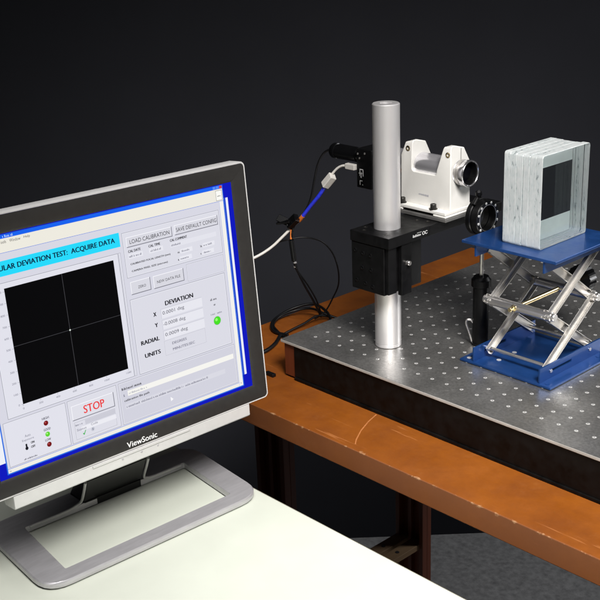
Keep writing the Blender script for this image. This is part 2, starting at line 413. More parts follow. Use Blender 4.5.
MB().box(-0.0075, PX1 - 0.001, PY0 + 0.0005, PY1 - 0.001, BZ + 0.0003, BZ + 0.0048).build('bottom_plate', 'black_panel', bb, bevel=0.0008)
ins = MB(); bores = MB()
NI, NJ = 35, 24
for i in range(NI):
    for j in range(NJ):
        x, y = i * 0.0254, j * 0.0254
        n = 14; vs = []; fs = []
        for k in range(n):
            a = 2 * PI * k / n
            vs.append((x + 0.0027 * math.cos(a), y + 0.0027 * math.sin(a), 0.00012))
            vs.append((x + 0.0020 * math.cos(a), y + 0.0020 * math.sin(a), 0.00045))
            vs.append((x + 0.0008 * math.cos(a), y + 0.0008 * math.sin(a), 0.00030))
        for k in range(n):
            k2 = (k + 1) % n
            fs += [(3 * k, 3 * k2, 3 * k2 + 1, 3 * k + 1), (3 * k + 1, 3 * k2 + 1, 3 * k2 + 2, 3 * k + 2)]
        ins.add(vs, fs)
        bores.add([(x + 0.00085 * math.cos(2 * PI * k / 10), y + 0.00085 * math.sin(2 * PI * k / 10), 0.00022) for k in range(10)], [tuple(range(10))])
ins.build('thread_insert', 'insert', bb, kind='stuff')
bores.build('thread_bore', 'dark_bore', bb, kind='stuff', smooth=False)

# ================================================================== vertical post
PXY = (0.1016, 0.0508); PH = 0.3556; PR = 0.01905
post = thing('mounting_post', (*PXY, 0), 'tall thick satin aluminium post standing on the breadboard through the black clamp', 'post')
MB().lathe((*PXY, 0.0004), (0, 0, 1), [(0, PR - 0.0008), (0.0008, PR), (0.0045, PR), (0.0049, PR - 0.0005), (0.0053, PR), (PH - 0.0016, PR), (PH - 0.0004, PR - 0.0012), (PH - 0.0004, 0.0085), (PH - 0.012, 0.0080), (PH - 0.012, 0.001)], 64).build('shaft', 'alu', post)
MB().lathe((*PXY, PH - 0.0119), (0, 0, 1), [(0, 0.0078), (0.0006, 0.0078)], 24).build('thread_bore', 'dark_bore', post)

# ================================================================== clamp with arm on the post
cl = thing('post_clamp', (*PXY, 0.093), 'black anodised clamp with a long arm plate gripping the aluminium post', 'clamp')
AX0, AX1, AY0, AY1 = 0.0700, 0.1435, 0.0078, 0.262
def hole_plate(x0, x1, y0, y1, z0, z1, c, r, n=32):
    """rectangular block with a round vertical bore"""
    cx, cy = c; mb = MB(); out = []; inn = []
    for k in range(n):
        a = 2 * PI * (k + 0.5) / n; dx, dy = math.cos(a), math.sin(a)
        inn.append((cx + r * dx, cy + r * dy))
        t = min(((x1 - cx) / dx if dx > 0 else (x0 - cx) / dx) if abs(dx) > 1e-9 else 9, ((y1 - cy) / dy if dy > 0 else (y0 - cy) / dy) if abs(dy) > 1e-9 else 9)
        out.append([cx + t * dx, cy + t * dy])
    for X, Y in ((x0, y0), (x1, y0), (x0, y1), (x1, y1)):
        k = min(range(n), key=lambda q: (out[q][0] - X) ** 2 + (out[q][1] - Y) ** 2); out[k] = [X, Y]
    vs = []; fs = []
    for (a, b) in zip(out, inn): vs += [(*a, z0), (*b, z0), (*a, z1), (*b, z1)]
    for k in range(n):
        p = 4 * k; q = 4 * ((k + 1) % n)
        fs += [(p, p + 1, q + 1, q), (p + 2, q + 2, q + 3, p + 3), (p, q, q + 2, p + 2), (p + 1, p + 3, q + 3, q + 1)]
    return mb.add(vs, fs)
hole_plate(AX0, AX1, AY0, AY0 + 0.086, 0.1645, 0.180, PXY, PR + 0.0004).build('collar_plate', 'black_anod', cl, bevel=0.0006)
MB().box(AX0 + 0.004, AX1 - 0.0005, AY0 + 0.0862, AY1, 0.1645, 0.1797).build('arm_plate', 'black_anod', cl, bevel=0.0008)
body = hole_plate(AX0 + 0.001, 0.1335, AY0 + 0.0010, AY0 + 0.080, 0.094, 0.1643, PXY, PR + 0.0004)
body.build('clamp_block', 'black_anod', cl, bevel=0.0015)
MB().box(0.1337, 0.1400, AY0 + 0.0035, AY0 + 0.020, 0.096, 0.1643).build('jaw', 'black_anod', cl, bevel=0.001)
MB().box(0.1337, 0.1415, AY0 + 0.029, AY0 + 0.050, 0.089, 0.1643).build('jaw', 'black_anod', cl, bevel=0.001)
sm = MB(); sm.lathe((0, 0, 0), (0, -1, 0), [(0, 0.0032), (0.0008, 0.0032), (0.0011, 0.0028), (0.0011, 0.0016), (0.0002, 0.0014)], 16)
proto = None
for (x, z) in ((0.079, 0.152), (0.094, 0.150), (0.108, 0.149), (0.092, 0.128), (0.109, 0.128), (0.081, 0.108), (0.098, 0.106), (0.112, 0.104)):
    if proto is None: proto = sm.build('socket_screw', 'black_anod', None); o = proto
    else: o = proto.copy(); col.objects.link(o)
    o.parent = cl; o.location = Vector((x, AY0 + 0.0010, z)) - Vector(cl.location)
kn = MB(); kn.lathe((0.1416, AY0 + 0.040, 0.136), (1, 0, 0), [(0, 0.0035), (0.005, 0.0035), (0.0056, 0.003)], 18)
kn.build('clamp_screw', 'steel', cl)
for (x, y) in ((0.112, 0.103), (0.128, 0.108), (0.079, 0.03), (0.088, 0.018), (0.126, 0.022)):
    MB().lathe((x, y, 0.1797), (0, 0, 1), [(0.0, 0.0030), (0.0006, 0.0030), (0.0007, 0.0022), (0.0001, 0.0020)], 14).build('socket_screw', 'bolt', cl)
# white script mark on the +X edge of the arm (illegible in the photograph)
mk = MB(); mx = AX1 + 0.0002
def mark(y0, y1, z0, z1, sl=0.0):
    mk.add([(mx, y0, z0), (mx, y1, z0 + sl), (mx, y1 + 0.0006, z1 + sl), (mx, y0 + 0.0006, z1)], [(0, 1, 2, 3)])
yy = 0.0575
for k in range(9):
    h = (0.0036, 0.0024, 0.0024, 0.0034, 0.0024, 0.0026, 0.0024, 0.0022, 0.0020)[k]
    mark(yy, yy + 0.0011, 0.1705, 0.1705 + h); yy += 0.0019
mark(0.0580, 0.0745, 0.1702, 0.1711)
for cy in (0.0805, 0.0865):
    for k in range(12):
        a0, a1 = 2 * PI * k / 12, 2 * PI * (k + 1) / 12
        if k in (0, 11) and cy > 0.085: continue
        mk.add([(mx, cy + 0.0017 * math.cos(a0), 0.1722 + 0.0020 * math.sin(a0)), (mx, cy + 0.0017 * math.cos(a1), 0.1722 + 0.0020 * math.sin(a1)),
                (mx, cy + 0.0029 * math.cos(a1), 0.1722 + 0.0027 * math.sin(a1)), (mx, cy + 0.0029 * math.cos(a0), 0.1722 + 0.0027 * math.sin(a0))], [(0, 1, 2, 3)])
mark(0.066, 0.076, 0.1748, 0.1753)
mk.build('printed_mark', 'white_mark', cl, smooth=False)

# ================================================================== white collimator mount
cm = thing('collimator_mount', (0.10, 0.153, 0.180), 'white cast mount with two clamp yokes bolted on the black arm', 'mount')
TY, TZ = 0.1535, 0.2470
MB().box(0.048, 0.1535, 0.1165, 0.190, 0.1803, 0.1848).build('shim_plate', 'shim', cm, bevel=0.0005)
bs = MB(); bs.box(0.052, 0.1515, 0.1185, 0.1865, 0.1885, 0.1940); bs.box(0.052, 0.070, 0.1185, 0.1865, 0.1849, 0.1884); bs.box(0.128, 0.1515, 0.1185, 0.1865, 0.1849, 0.1884)
bs.build('base_flange', 'white_cast', cm, bevel=0.0014, seg=3)
def fillet(c, r, a0, a1, n=6):
    return [(c[0] + r * math.cos(a0 + (a1 - a0) * k / n), c[1] + r * math.sin(a0 + (a1 - a0) * k / n)) for k in range(n + 1)]
xz = [(0.056, 0.1935), (0.1500, 0.1935), (0.1500, 0.2875), (0.1370, 0.2850)]
xz += [(0.1245, 0.2510)] + fillet((0.1195, 0.2460), 0.0040, 0.0, -PI / 2)
xz += fillet((0.0825, 0.2470), 0.0050, -PI / 2, -PI)
xz += [(0.0775, 0.2580), (0.0790, 0.2870), (0.0655, 0.2835), (0.0565, 0.2630)]
yz = [(0.1310, 0.19), (0.1310, 0.2825), (0.1345, 0.2885), (0.1610, 0.2815), (0.1740, 0.2605), (0.1760, 0.19)]
A = MB().prism(xz, 'y', 0.10, 0.21).build('body', 'white_cast', cm, smooth=False)
B = MB().prism(yz, 'x', 0.02, 0.19).build('cutter', 'white_cast', cm, smooth=False)
bo = A.modifiers.new('cut', 'BOOLEAN'); bo.operation = 'INTERSECT'; bo.object = B; bo.solver = 'EXACT'
bpy.context.view_layer.update()
me = bpy.data.meshes.new_from_object(A.evaluated_get(bpy.context.evaluated_depsgraph_get()))
A.modifiers.clear(); A.data = me; bpy.data.objects.remove(B)
me.shade_smooth(); me.set_sharp_from_angle(angle=math.radians(38))
bv = A.modifiers.new('bevel', 'BEVEL'); bv.width = 0.0022; bv.segments = 3; bv.limit_method = 'ANGLE'; bv.angle_limit = math.radians(32); bv.harden_normals = True
for x in (0.0655, 0.1245):
    for y in (0.1240, 0.1815):
        bm_ = MB(); bm_.lathe((x, y, 0.1940), (0, 0, 1), [(0, 0.0062), (0.0011, 0.0062), (0.0012, 0.0044), (0.0072, 0.0044), (0.0080, 0.0038), (0.0080, 0.0022), (0.0055, 0.0020)], 18)
        bm_.build('base_bolt', 'bolt', cm)
for x in (0.0705, 0.1448):
    MB().lathe((x, 0.1312, 0.2745), (0, -1, 0), [(-0.004, 0.0040), (0.0006, 0.0040), (0.0010, 0.0034), (0.0010, 0.0020), (-0.0015, 0.0018)], 18).build('clamp_screw', 'brass', cm)
for x in (0.1504,):
    MB().box(x - 0.0003, x + 0.0001, 0.1530, 0.1537, 0.2655, 0.2815).build('split_line', 'shim', cm, smooth=False)
lb = MB()
for k in range(12): lb.add([(0.0910 + k * 0.0016, 0.1307, 0.2090 - 0.0001 * k), (0.0919 + k * 0.0016, 0.1307, 0.2090 - 0.0001 * k), (0.0922 + k * 0.0016, 0.1307, 0.2106 + 0.0004 * (k % 3)), (0.0912 + k * 0.0016, 0.1307, 0.2106 + 0.0004 * (k % 2))], [(0, 1, 2, 3)])
lb.build('printed_label', 'grey_mark', cm, smooth=False)

# ================================================================== collimator tube
ct = thing('collimator_tube', (0.1, TY, TZ - 0.018), 'polished steel collimator tube clamped in the white mount, open lens end forward', 'collimator')
MB().cyl((0.0, TY, TZ), (0.1515, TY, TZ), 0.0186, 48).build('barrel', 'barrel', ct)
MB().lathe((0.1516, TY, TZ), (1, 0, 0), [(0, 0.0161), (0, 0.0184), (0.0002, 0.0186), (0.0045, 0.0186), (0.0050, 0.0170), (0.0105, 0.0170), (0.0105, 0.0162)], 64, closed=True).build('front_collar', 'steel', ct)
MB().lathe((0.1590, TY, TZ), (1, 0, 0), [(0, 0.0162), (0.0008, 0.0188), (0.0066, 0.0192), (0.0086, 0.0190), (0.0092, 0.0185), (0.0092, 0.0176), (0.0084, 0.0168), (0.0010, 0.0163)], 96, closed=True).build('end_ring', 'chrome', ct)
MB().lathe((0.1535, TY, TZ), (1, 0, 0), [(0, 0.0160), (0.0125, 0.0160), (0.0132, 0.0157), (0.003, 0.0140), (0.0005, 0.0140)], 64, closed=True).build('baffle', 'black_anod', ct)
MB().lathe((0.1545, TY, TZ), (1, 0, 0), [(0, 0.0139), (0.002, 0.0139), (0.0034, 0.0095), (0.0040, 0.004)], 32).build('lens', 'lens', ct)

# ================================================================== camera and illuminator behind the post
ca = thing('digital_camera', (-0.02, TY, 0.2), 'small black digital camera on the rear of the collimator behind the post', 'camera')
MB().box(-0.036, -0.004, TY - 0.021, TY + 0.021, 0.1990, 0.2600).build('housing', 'black_anod', ca, bevel=0.0015)
MB().lathe((-0.004, TY, TZ), (1, 0, 0), [(0.0001, 0.0150), (0.004, 0.0150)], 28).build('lens_flange', 'black_anod', ca)
cy = MB(); cy.lathe((-0.0362, TY - 0.002, 0.2442), (-1, 0, 0), [(0, 0.0100), (0.012, 0.0100), (0.0125, 0.0117), (0.054, 0.0120), (0.0545, 0.0110), (0.058, 0.0110), (0.0585, 0.0122), (0.0655, 0.0122), (0.0680, 0.0108), (0.0685, 0.004)], 32)
cy.build('illuminator', 'black_gloss', ca)
for (x, z, r) in ((-0.0345, 0.2520, 0.0016), (-0.0310, 0.2455, 0.0016), (-0.0200, 0.2540, 0.0016)):
    MB().lathe((x + 0.002, TY - 0.0211, z), (0, -1, 0), [(0, r), (0.0008, r), (0.0012, r * 0.7)], 12).build('screw', 'steel', ca)
lg = MB(); ly = TY - 0.0213
def lq(x0, x1, z0, z1): lg.add([(x0, ly, z0), (x1, ly, z0), (x1, ly, z1), (x0, ly, z1)], [(0, 1, 2, 3)])
lq(-0.0290, -0.0278, 0.2180, 0.2290); lq(-0.0278, -0.0215, 0.2276, 0.2290); lq(-0.0225, -0.0212, 0.2180, 0.2276)
lq(-0.0310, -0.0235, 0.2215, 0.2226); lq(-0.0262, -0.0252, 0.2150, 0.2240); lq(-0.0278, -0.0262, 0.2160, 0.2170)
lq(-0.0290, -0.0280, 0.2040, 0.2110); lq(-0.0280, -0.0235, 0.2101, 0.2110); lq(-0.0240, -0.0222, 0.2040, 0.2050)
lg.build('printed_mark', 'white_mark', ca, smooth=False)

# ================================================================== cables
uc = thing('usb_cable', (-0.044, 0.130, 0.230), 'white camera cable with square plug, ferrite block and bright blue sleeve', 'cable')
MB().box(-0.0560, -0.0362, 0.1270, 0.1350, 0.2255, 0.2345).build('plug', 'white_plastic', uc, bevel=0.0012)
MB().tube([(-0.055, 0.131, 0.230), (-0.0635, 0.129, 0.2290), (-0.072, 0.1265, 0.2240), (-0.0795, 0.1235, 0.2155), (-0.0830, 0.1220, 0.2100)], 0.0020).build('cord', 'white_plastic', uc)
fa, fb = Vector((-0.0775, 0.1225, 0.2128)), Vector((-0.0925, 0.1180, 0.1948))
MB().strip(fa, fb, 0.0125, 0.0115, (RIGHT.x, RIGHT.y, 0.4)).build('ferrite_block', 'white_plastic', uc, bevel=0.0015)
MB().tube([(-0.0900, 0.1188, 0.1962), (-0.105, 0.117, 0.1765), (-0.124, 0.1155, 0.1565), (-0.1400, 0.1135, 0.1380)], 0.0031).build('blue_sleeve', 'blue_cable', uc)
MB().tube([(-0.1395, 0.1135, 0.1385), (-0.1480, 0.112, 0.1290)], 0.0034).build('orange_band', 'orange_plastic', uc)
MB().tube([(-0.147, 0.112, 0.130), (-0.1600, 0.1055, 0.1160), (-0.1700, 0.0930, 0.1010), (-0.1790, 0.0790, 0.0870), (-0.1880, 0.0610, 0.0760), (-0.197, 0.0420, 0.0690), (-0.205, 0.010, 0.0650), (-0.19, -0.06, 0.06), (-0.14, -0.20, 0.07), (-0.06, -0.30, 0.12)], 0.0023).build('cord', 'white_plastic', uc)

tp = thing('cable_clip', (-0.150, 0.110, 0.11), 'black spring clip with orange tape bundling the hanging camera cables', 'clip')
jaw = MB(); jaw.strip((-0.1465, 0.106, 0.1360), (-0.1630, 0.102, 0.1200), 0.0150, 0.009, (RIGHT.x, RIGHT.y, 0.3)); jaw.build('jaw', 'black_gloss', tp, bevel=0.001)
jaw = MB(); jaw.strip((-0.1560, 0.101, 0.1300), (-0.1800, 0.094, 0.1240), 0.0035, 0.012, (RIGHT.x, RIGHT.y, 0.3)); jaw.build('handle', 'black_gloss', tp, bevel=0.0008)
jaw = MB(); jaw.strip((-0.1600, 0.101, 0.1255), (-0.1800, 0.094, 0.1330), 0.0030, 0.012, (RIGHT.x, RIGHT.y, 0.3)); jaw.build('handle', 'black_gloss', tp, bevel=0.0008)
jaw = MB(); jaw.strip((-0.1590, 0.104, 0.1180), (-0.1600, 0.1035, 0.0975), 0.0042, 0.003, (RIGHT.x, RIGHT.y, 0)); jaw.build('tape', 'orange_plastic', tp, bevel=0.0006)

bc = thing('black_cable', (-0.16, 0.12, -0.055), 'thin black cable looping from the illuminator down to a coil on the bench', 'cable')
MB().tube([(-0.1040, TY - 0.002, 0.2440), (-0.112, 0.150, 0.2440), (-0.122, 0.146, 0.2370), (-0.1290, 0.140, 0.2200), (-0.1300, 0.132, 0.1950), (-0.1320, 0.124, 0.1650), (-0.1400, 0.114, 0.1400), (-0.1540, 0.1050, 0.1190), (-0.1600, 0.1040, 0.0950)], 0.0017).build('cord', 'black_rubber', bc)
MB().cyl((-0.1600, 0.1040, 0.0960), (-0.1570, 0.1060, 0.0600), 0.0042, 14).build('inline_connector', 'black_gloss', bc)
for z in (0.0575, 0.0500): MB().lathe((-0.1560 - (0.06 - z) * 0.1, 0.1065 + (0.06 - z) * 0.1, z), (0.08, 0.05, -1), [(-0.002, 0.0022), (-0.001, 0.0032), (0.001, 0.0032), (0.002, 0.0022)], 14).build('connector_ring', 'chrome', bc)
MB().cyl((-0.1570, 0.1060, 0.060), (-0.1550, 0.1085, 0.046), 0.0026, 12).build('strain_relief', 'black_gloss', bc)
HX, HY, HZ = -0.158, 0.160, BZ
MB().tube([(-0.1552, 0.108, 0.047), (-0.152, 0.122, 0.015), (-0.150, 0.138, -0.015), (-0.150, 0.150, -0.038), (-0.152, 0.158, -0.052)], 0.0019).build('cord', 'black_rubber', bc)
MB().tube([(-0.1575, 0.1062, 0.050), (-0.150, 0.125, 0.018), (-0.146, 0.142, -0.015), (-0.148, 0.155, -0.045)], 0.0014).build('cord', 'black_rubber', bc)
# wide thin loop
MB().tube([(-0.184, 0.090, 0.0890), (-0.166, 0.1000, 0.0960), (-0.148, 0.122, 0.0985), (-0.135, 0.148, 0.0880), (-0.128, 0.166, 0.0650), (-0.126, 0.176, 0.0350), (-0.130, 0.180, 0.0050), (-0.140, 0.176, -0.0200), (-0.150, 0.166, -0.0450), (-0.160, 0.150, -0.0565)], 0.0013).build('cord', 'black_rubber', bc)
# coils lying on the bench end
MB().tube([(-0.120, 0.180, BZ + 0.003), (-0.150, 0.165, BZ + 0.012), (-0.178, 0.160, BZ + 0.016), (-0.200, 0.140, BZ + 0.012), (-0.206, 0.112, BZ + 0.008), (-0.194, 0.086, BZ + 0.004), (-0.168, 0.072, BZ + 0.003), (-0.135, 0.060, BZ + 0.003)], 0.0022).build('coil', 'black_rubber', bc)
MB().tube([(-0.140, 0.070, BZ + 0.0045), (-0.168, 0.066, BZ + 0.004), (-0.192, 0.080, BZ + 0.005), (-0.2095, 0.106, BZ + 0.006), (-0.206, 0.142, BZ + 0.014), (-0.184, 0.170, BZ + 0.020), (-0.150, 0.170, BZ + 0.014), (-0.118, 0.152, BZ + 0.003)], 0.0024).build('coil', 'black_rubber', bc)
MB().tube([(-0.150, 0.064, BZ + 0.003), (-0.152, 0.092, BZ + 0.005), (-0.153, 0.120, BZ + 0.007), (-0.152, 0.150, BZ + 0.012), (-0.142, 0.176, BZ + 0.005)], 0.0019).build('coil', 'black_rubber', bc)
pc = MB(); pc.tube([(-0.150, 0.062, BZ + 0.0035), (-0.128, 0.028, BZ + 0.0035), (-0.118, -0.01, BZ + 0.0035), (-0.130, -0.06, BZ + 0.0035), (-0.17, -0.10, BZ + 0.0035)], 0.0032)
build_at(pc, 'black_strand', 'black_rubber', (-0.13, 0.0, BZ), 'thick black strand lying flat on the bench end beside the breadboard', 'cord')  # black tube drawn where the bench top has dark bands
pk = MB(); pk.box(-0.056, -0.038, -0.0560, -0.0490, BZ + 0.0002, BZ + 0.0052)
build_at(pk, 'rubber_wedge', 'black_rubber', (-0.047, -0.052, BZ), 'small black rubber wedge on the bench at the breadboard corner', 'wedge', bevel=0.001)

# ================================================================== post holder with lens ring
HXY = (0.2000, 0.1410)
ph = thing('post_holder', (*HXY, 0), 'black post holder with a thin steel rod beside the blue lab jack', 'post holder')
MB().lathe((*HXY, 0.0007), (0, 0, 1), [(0, 0.0130), (0.003, 0.0130), (0.0032, 0.0115), (0.0890, 0.0115), (0.0893, 0.010)], 36).build('body', 'black_anod', ph)
MB().lathe((*HXY, 0.0895), (0, 0, 1), [(0, 0.0125), (0.001, 0.0142), (0.0105, 0.0142), (0.0120, 0.0125), (0.0155, 0.0105), (0.0158, 0.0040)], 36).build('collar', 'black_anod', ph)
MB().cyl((*HXY, 0.104), (*HXY, 0.1690), 0.0030, 18).build('rod', 'steel', ph)
ts = MB(); q = Vector((HXY[0] - 0.0085, HXY[1] - 0.0080, 0.030)); dq = Vector((-0.72, -0.69, 0))
ts.tube([q + Vector((0, 0, -0.026)), q + dq * 0.004 + Vector((0, 0, -0.012)), q + dq * 0.0085 + Vector((0, 0, 0.002)), q + dq * 0.0075 + Vector((0, 0, 0.008)), q + dq * 0.002 + Vector((0, 0, 0.008)), q + dq * -0.001 + Vector((0, 0, 0.004))], 0.0019)
ts.build('spring_clip', 'steel', ph)
lm_ = thing('lens_ring_mount', (HXY[0], HXY[1], 0.166), 'round black lens ring mount with pale screw dots, on the rod beside the glass stack', 'lens mount')
RC = Vector((HXY[0] - 0.004, HXY[1] + 0.0005, 0.1925))
MB().lathe(RC - Vector((0.008, 0, 0)), (1, 0, 0), [(0, 0.0180), (0, 0.0250), (0.0015, 0.0265), (0.008, 0.0265), (0.009, 0.0255), (0.009, 0.0175)], 48, closed=True).build('rear_ring', 'black_anod', lm_)
MB().lathe(RC + Vector((0.0022, 0, 0)), (1, 0, 0), [(0, 0.0180), (0, 0.0248), (0.0095, 0.0248), (0.0105, 0.0240), (0.0105, 0.0190), (0.0090, 0.0180)], 48, closed=True).build('front_ring', 'black_anod', lm_)
MB().lathe(RC + Vector((0.0128, 0, 0)), (1, 0, 0), [(0, 0.0183), (0, 0.0191), (0.0006, 0.0189), (0.0006, 0.0184)], 48, closed=True).build('bright_lip', 'steel', lm_)
dot = MB(); dot.lathe((0, 0, 0), (1, 0, 0), [(0, 0.0019), (0.0007, 0.0018), (0.0012, 0.0010)], 12)
dp = None
for k in range(12):
    a = 2 * PI * (k + 0.4) / 12
    loc = RC + Vector((0.01275, 0.0217 * math.cos(a), 0.0217 * math.sin(a)))
    if dp is None: dp = dot.build('screw', 'insert', None); o = dp
    else: o = dp.copy(); col.objects.link(o)
    o.parent = lm_; o.location = loc - Vector(lm_.location)
MB().lathe(RC + Vector((-0.003, 0.0, 0.0262)), (0, -0.2, 1), [(0, 0.003), (0.004, 0.003), (0.0042, 0.0046), (0.0095, 0.0046), (0.0100, 0.004)], 18).build('adjuster_knob', 'black_anod', lm_)
MB().cyl(RC + Vector((0.002, -0.0180, 0.0210)), RC + Vector((0.0035, -0.0120, 0.0300)), 0.0032, 14).build('adjuster_knob', 'black_anod', lm_)

# ================================================================== blue lab jack
JX0, JX1, JY0, JY1 = 0.2170, 0.3685, 0.0735, 0.2240
JT = 0.1787
jk = thing('lab_jack', (0.293, 0.149, 0), 'blue anodised lab jack with double scissor arms raised on the breadboard', 'lab jack')
MB().box(JX0, JX1, JY0, JY1, 0.0008, 0.0040).build('base_plate', 'blue', jk, bevel=0.0006)
MB().box(JX0, JX1, JY0, JY1, JT - 0.0042, JT).build('top_plate', 'blue', jk, bevel=0.0008)
FXL, FXR = 0.2370, 0.3470
def flange(x, z0, z1, slot):
    """upright side rail with a slot: four bars around the opening"""
    mb = MB(); y0, y1 = JY0 + 0.003, JY1 - 0.003; s0, s1 = slot
    zm0, zm1 = (z0 + z1) / 2 - 0.0022, (z0 + z1) / 2 + 0.0022
    # one outline with an inner loop so the rail stays a single plate
    out = [(y0, z0), (y1, z0), (y1, z1), (y0, z1)]; inn = [(s0, zm0), (s1, zm0), (s1, zm1), (s0, zm1)]
    vs = [(x + t, *p) for t in (0, 0.0026) for p in out + inn]
    fs = []
    for k in range(4):
        k2 = (k + 1) % 4
        fs += [(k, k2, 4 + k2, 4 + k), (8 + k, 12 + k, 12 + k2, 8 + k2), (k, 8 + k, 8 + k2, k2), (4 + k, 4 + k2, 12 + k2, 12 + k)]
    return mb.add(vs, fs)
flange(FXL, 0.0041, 0.0245, (0.100, 0.150)).build('side_rail', 'blue', jk, bevel=0.0004)
flange(FXR, 0.0041, 0.0245, (0.099, 0.150)).build('side_rail', 'blue', jk, bevel=0.0004)
flange(FXL, JT - 0.0205, JT - 0.0043, (0.110, 0.150)).build('side_rail', 'blue', jk, bevel=0.0004)
flange(FXR, JT - 0.0205, JT - 0.0043, (0.110, 0.150)).build('side_rail', 'blue', jk, bevel=0.0004)
YF, YB = 0.1035, 0.2070; ZB, ZM, ZT = 0.0180, 0.0900, 0.1600
XS = {'l': 0.2455, 'r': 0.3400}
def channel(x, a, b):
    """stainless channel arm in the plane X = x"""
    a = Vector((x, *a)); b = Vector((x, *b)); mb = MB(); d = (b - a).normalized(); a2 = a - d * 0.006; b2 = b + d * 0.006
    wv = d.cross(Vector((1, 0, 0))).normalized()
    mb.strip(a2, b2, 0.0125, 0.0012, (1, 0, 0))
    for s in (-1, 1): mb.strip(a2 + wv * (s * 0.0058) + Vector((0.0028, 0, 0)), b2 + wv * (s * 0.0058) + Vector((0.0028, 0, 0)), 0.0012, 0.0044, (1, 0, 0))
    mb.build('scissor_arm', 'arm', jk, bevel=0.0003, seg=1)
for k, x in XS.items():
    s = -0.0055
    channel(x, (YF, ZB), (YB, ZM)); channel(x + s, (YF, ZM), (YB, ZB))
    channel(x, (YF, ZM), (YB, ZT)); channel(x + s, (YB, ZM), (YF + 0.006, ZT))
def xbar(y, z, x0, x1, r, m='steel', nm='cross_bar'):
    return MB().cyl((x0, y, z), (x1, y, z), r, 20).build(nm, m, jk)
xbar(YF, ZB, 0.2395, 0.3490, 0.0026); xbar(YB, ZB, 0.2395, 0.3490, 0.0026)
xbar(YF, ZM, 0.2385, 0.3470, 0.0068); xbar(YB, ZM, 0.2385, 0.3470, 0.0068)
xbar(YF + 0.006, ZT + 0.006, 0.2395, 0.3490, 0.0026); xbar(YB, ZT + 0.006, 0.2395, 0.3490, 0.0026)
for x in (0.2350, 0.3465):
    for (y, z) in ((YF, ZM), (YB, ZM)):
        MB().lathe((x, y, z), (1, 0, 0), [(0, 0.0048), (0.001, 0.0056), (0.0042, 0.0056), (0.0052, 0.0048)], 16).build('pivot_collar', 'steel', jk)
for x in (0.2890,):
    MB().cyl((x, 0.0880, ZM), (x, 0.2560, ZM), 0.0032, 18).build('lead_screw', 'brass', jk)
    MB().lathe((x, 0.0955, ZM), (0, 1, 0), [(0, 0.0042), (0.0006, 0.0052), (0.006, 0.0052), (0.0066, 0.0042)], 6).build('screw_nut', 'brass', jk)
    kb = MB(); prof = []
    for k in range(40):
        a = 2 * PI * k / 40; r = 0.0205 if k % 2 else 0.0190; prof.append((x + r * math.cos(a), ZM + r * math.sin(a)))
    kb.prism(prof, 'y', 0.2520, 0.2680); kb.build('knob', 'black_gloss', jk, smooth=False)
for (x, y) in ((0.262, 0.104), (0.262, 0.140), (0.357, 0.083), (0.357, 0.205), (0.2265, 0.083)):
    MB().lathe((x, y, 0.0041), (0, 0, 1), [(0, 0.0034), (0.0004, 0.0034)], 16).build('mounting_hole', 'insert' if x < 0.3 else 'blue', jk)
MB().lathe((0.3498, 0.194, 0.0165), (1, 0, 0), [(0, 0.0026), (0.001, 0.0026), (0.0015, 0.002)], 14).build('rail_screw', 'steel', jk)
MB().lathe((0.3498, 0.1012, 0.0143), (1, 0, 0), [(0, 0.0026), (0.001, 0.0026), (0.0015, 0.002)], 14).build('rail_screw', 'steel', jk)

# ================================================================== stack of glass plates
GX0, GX1, GY0, GY1, GZ0, GZ1 = 0.2660, 0.3262, 0.0985, 0.2050, JT + 0.0004, 0.3033
NP = 6; th = (GX1 - GX0) / NP
wh = ('first of the stack, facing the white collimator mount', 'second of the stack from the collimator side', 'third of the stack from the collimator side',
      'fourth of the stack from the collimator side', 'fifth of the stack, just inside the outermost clear plate', 'last of the stack, its clear face bared')
for k in range(NP):
    x0 = GX0 + k * th + 0.00012; x1 = GX0 + (k + 1) * th - 0.00012
    jy0, jy1, jz = (random.uniform(-0.0008, 0.0008) for _ in range(3))
    y0, y1, z0, z1 = GY0 + jy0, GY1 + jy1, GZ0, GZ1 + jz
    c = 0.0005
    mb = MB()
    # front and back clear faces, chamfered frosted rim between
    def loop(x, e, rr=0.004, n=4):
        pts = []
        for (cyy, czz, a0) in ((y1 - rr, z1 - rr, 0), (y0 + rr, z1 - rr, PI / 2), (y0 + rr, z0 + rr, PI), (y1 - rr, z0 + rr, 1.5 * PI)):
            for i in range(n + 1):
                a = a0 + PI / 2 * i / n; pts.append((x, cyy + (rr - e) * math.cos(a), czz + (rr - e) * math.sin(a)))
        return pts
    L4 = [loop(x0, c), loop(x0 + c, 0), loop(x1 - c, 0), loop(x1, c)]
    n = len(L4[0]); vs = [p for l in L4 for p in l]
    mb.add(vs, [])
    for j in range(3):
        for i in range(n):
            mb.f.append([j * n + i, j * n + (i + 1) % n, (j + 1) * n + (i + 1) % n, (j + 1) * n + i]); mb.m.append(0)
    mb.f.append(list(range(n))); mb.m.append(2 if k == 0 else 1)
    mb.f.append([3 * n + i for i in range(n)]); mb.m.append(2 if k == NP - 1 else 1)
    if k == 0:
        # frosted bands along the top and bottom of the first plate's outer face
        for (za, zb) in ((z1 - 0.0260, z1 - 0.0010), (z0 + 0.0006, z0 + 0.0270)):
            i0 = len(mb.v)
            mb.v += [Vector((x0 + 0.0004, yy, zz)) for yy, zz in ((y0 + 0.001, za), (y1 - 0.001, za), (y1 - 0.001, zb), (y0 + 0.001, zb))]
            mb.f.append([i0, i0 + 1, i0 + 2, i0 + 3]); mb.m.append(3)
    build_at(mb, 'glass_plate', ['frost', 'glass_in', 'glass', 'white_frost'], ((x0 + x1) / 2, (y0 + y1) / 2, z0),
             'thick glass plate with frosted edges, ' + wh[k], 'glass plate', 'glass plates stacked on the lab jack', smooth=False)

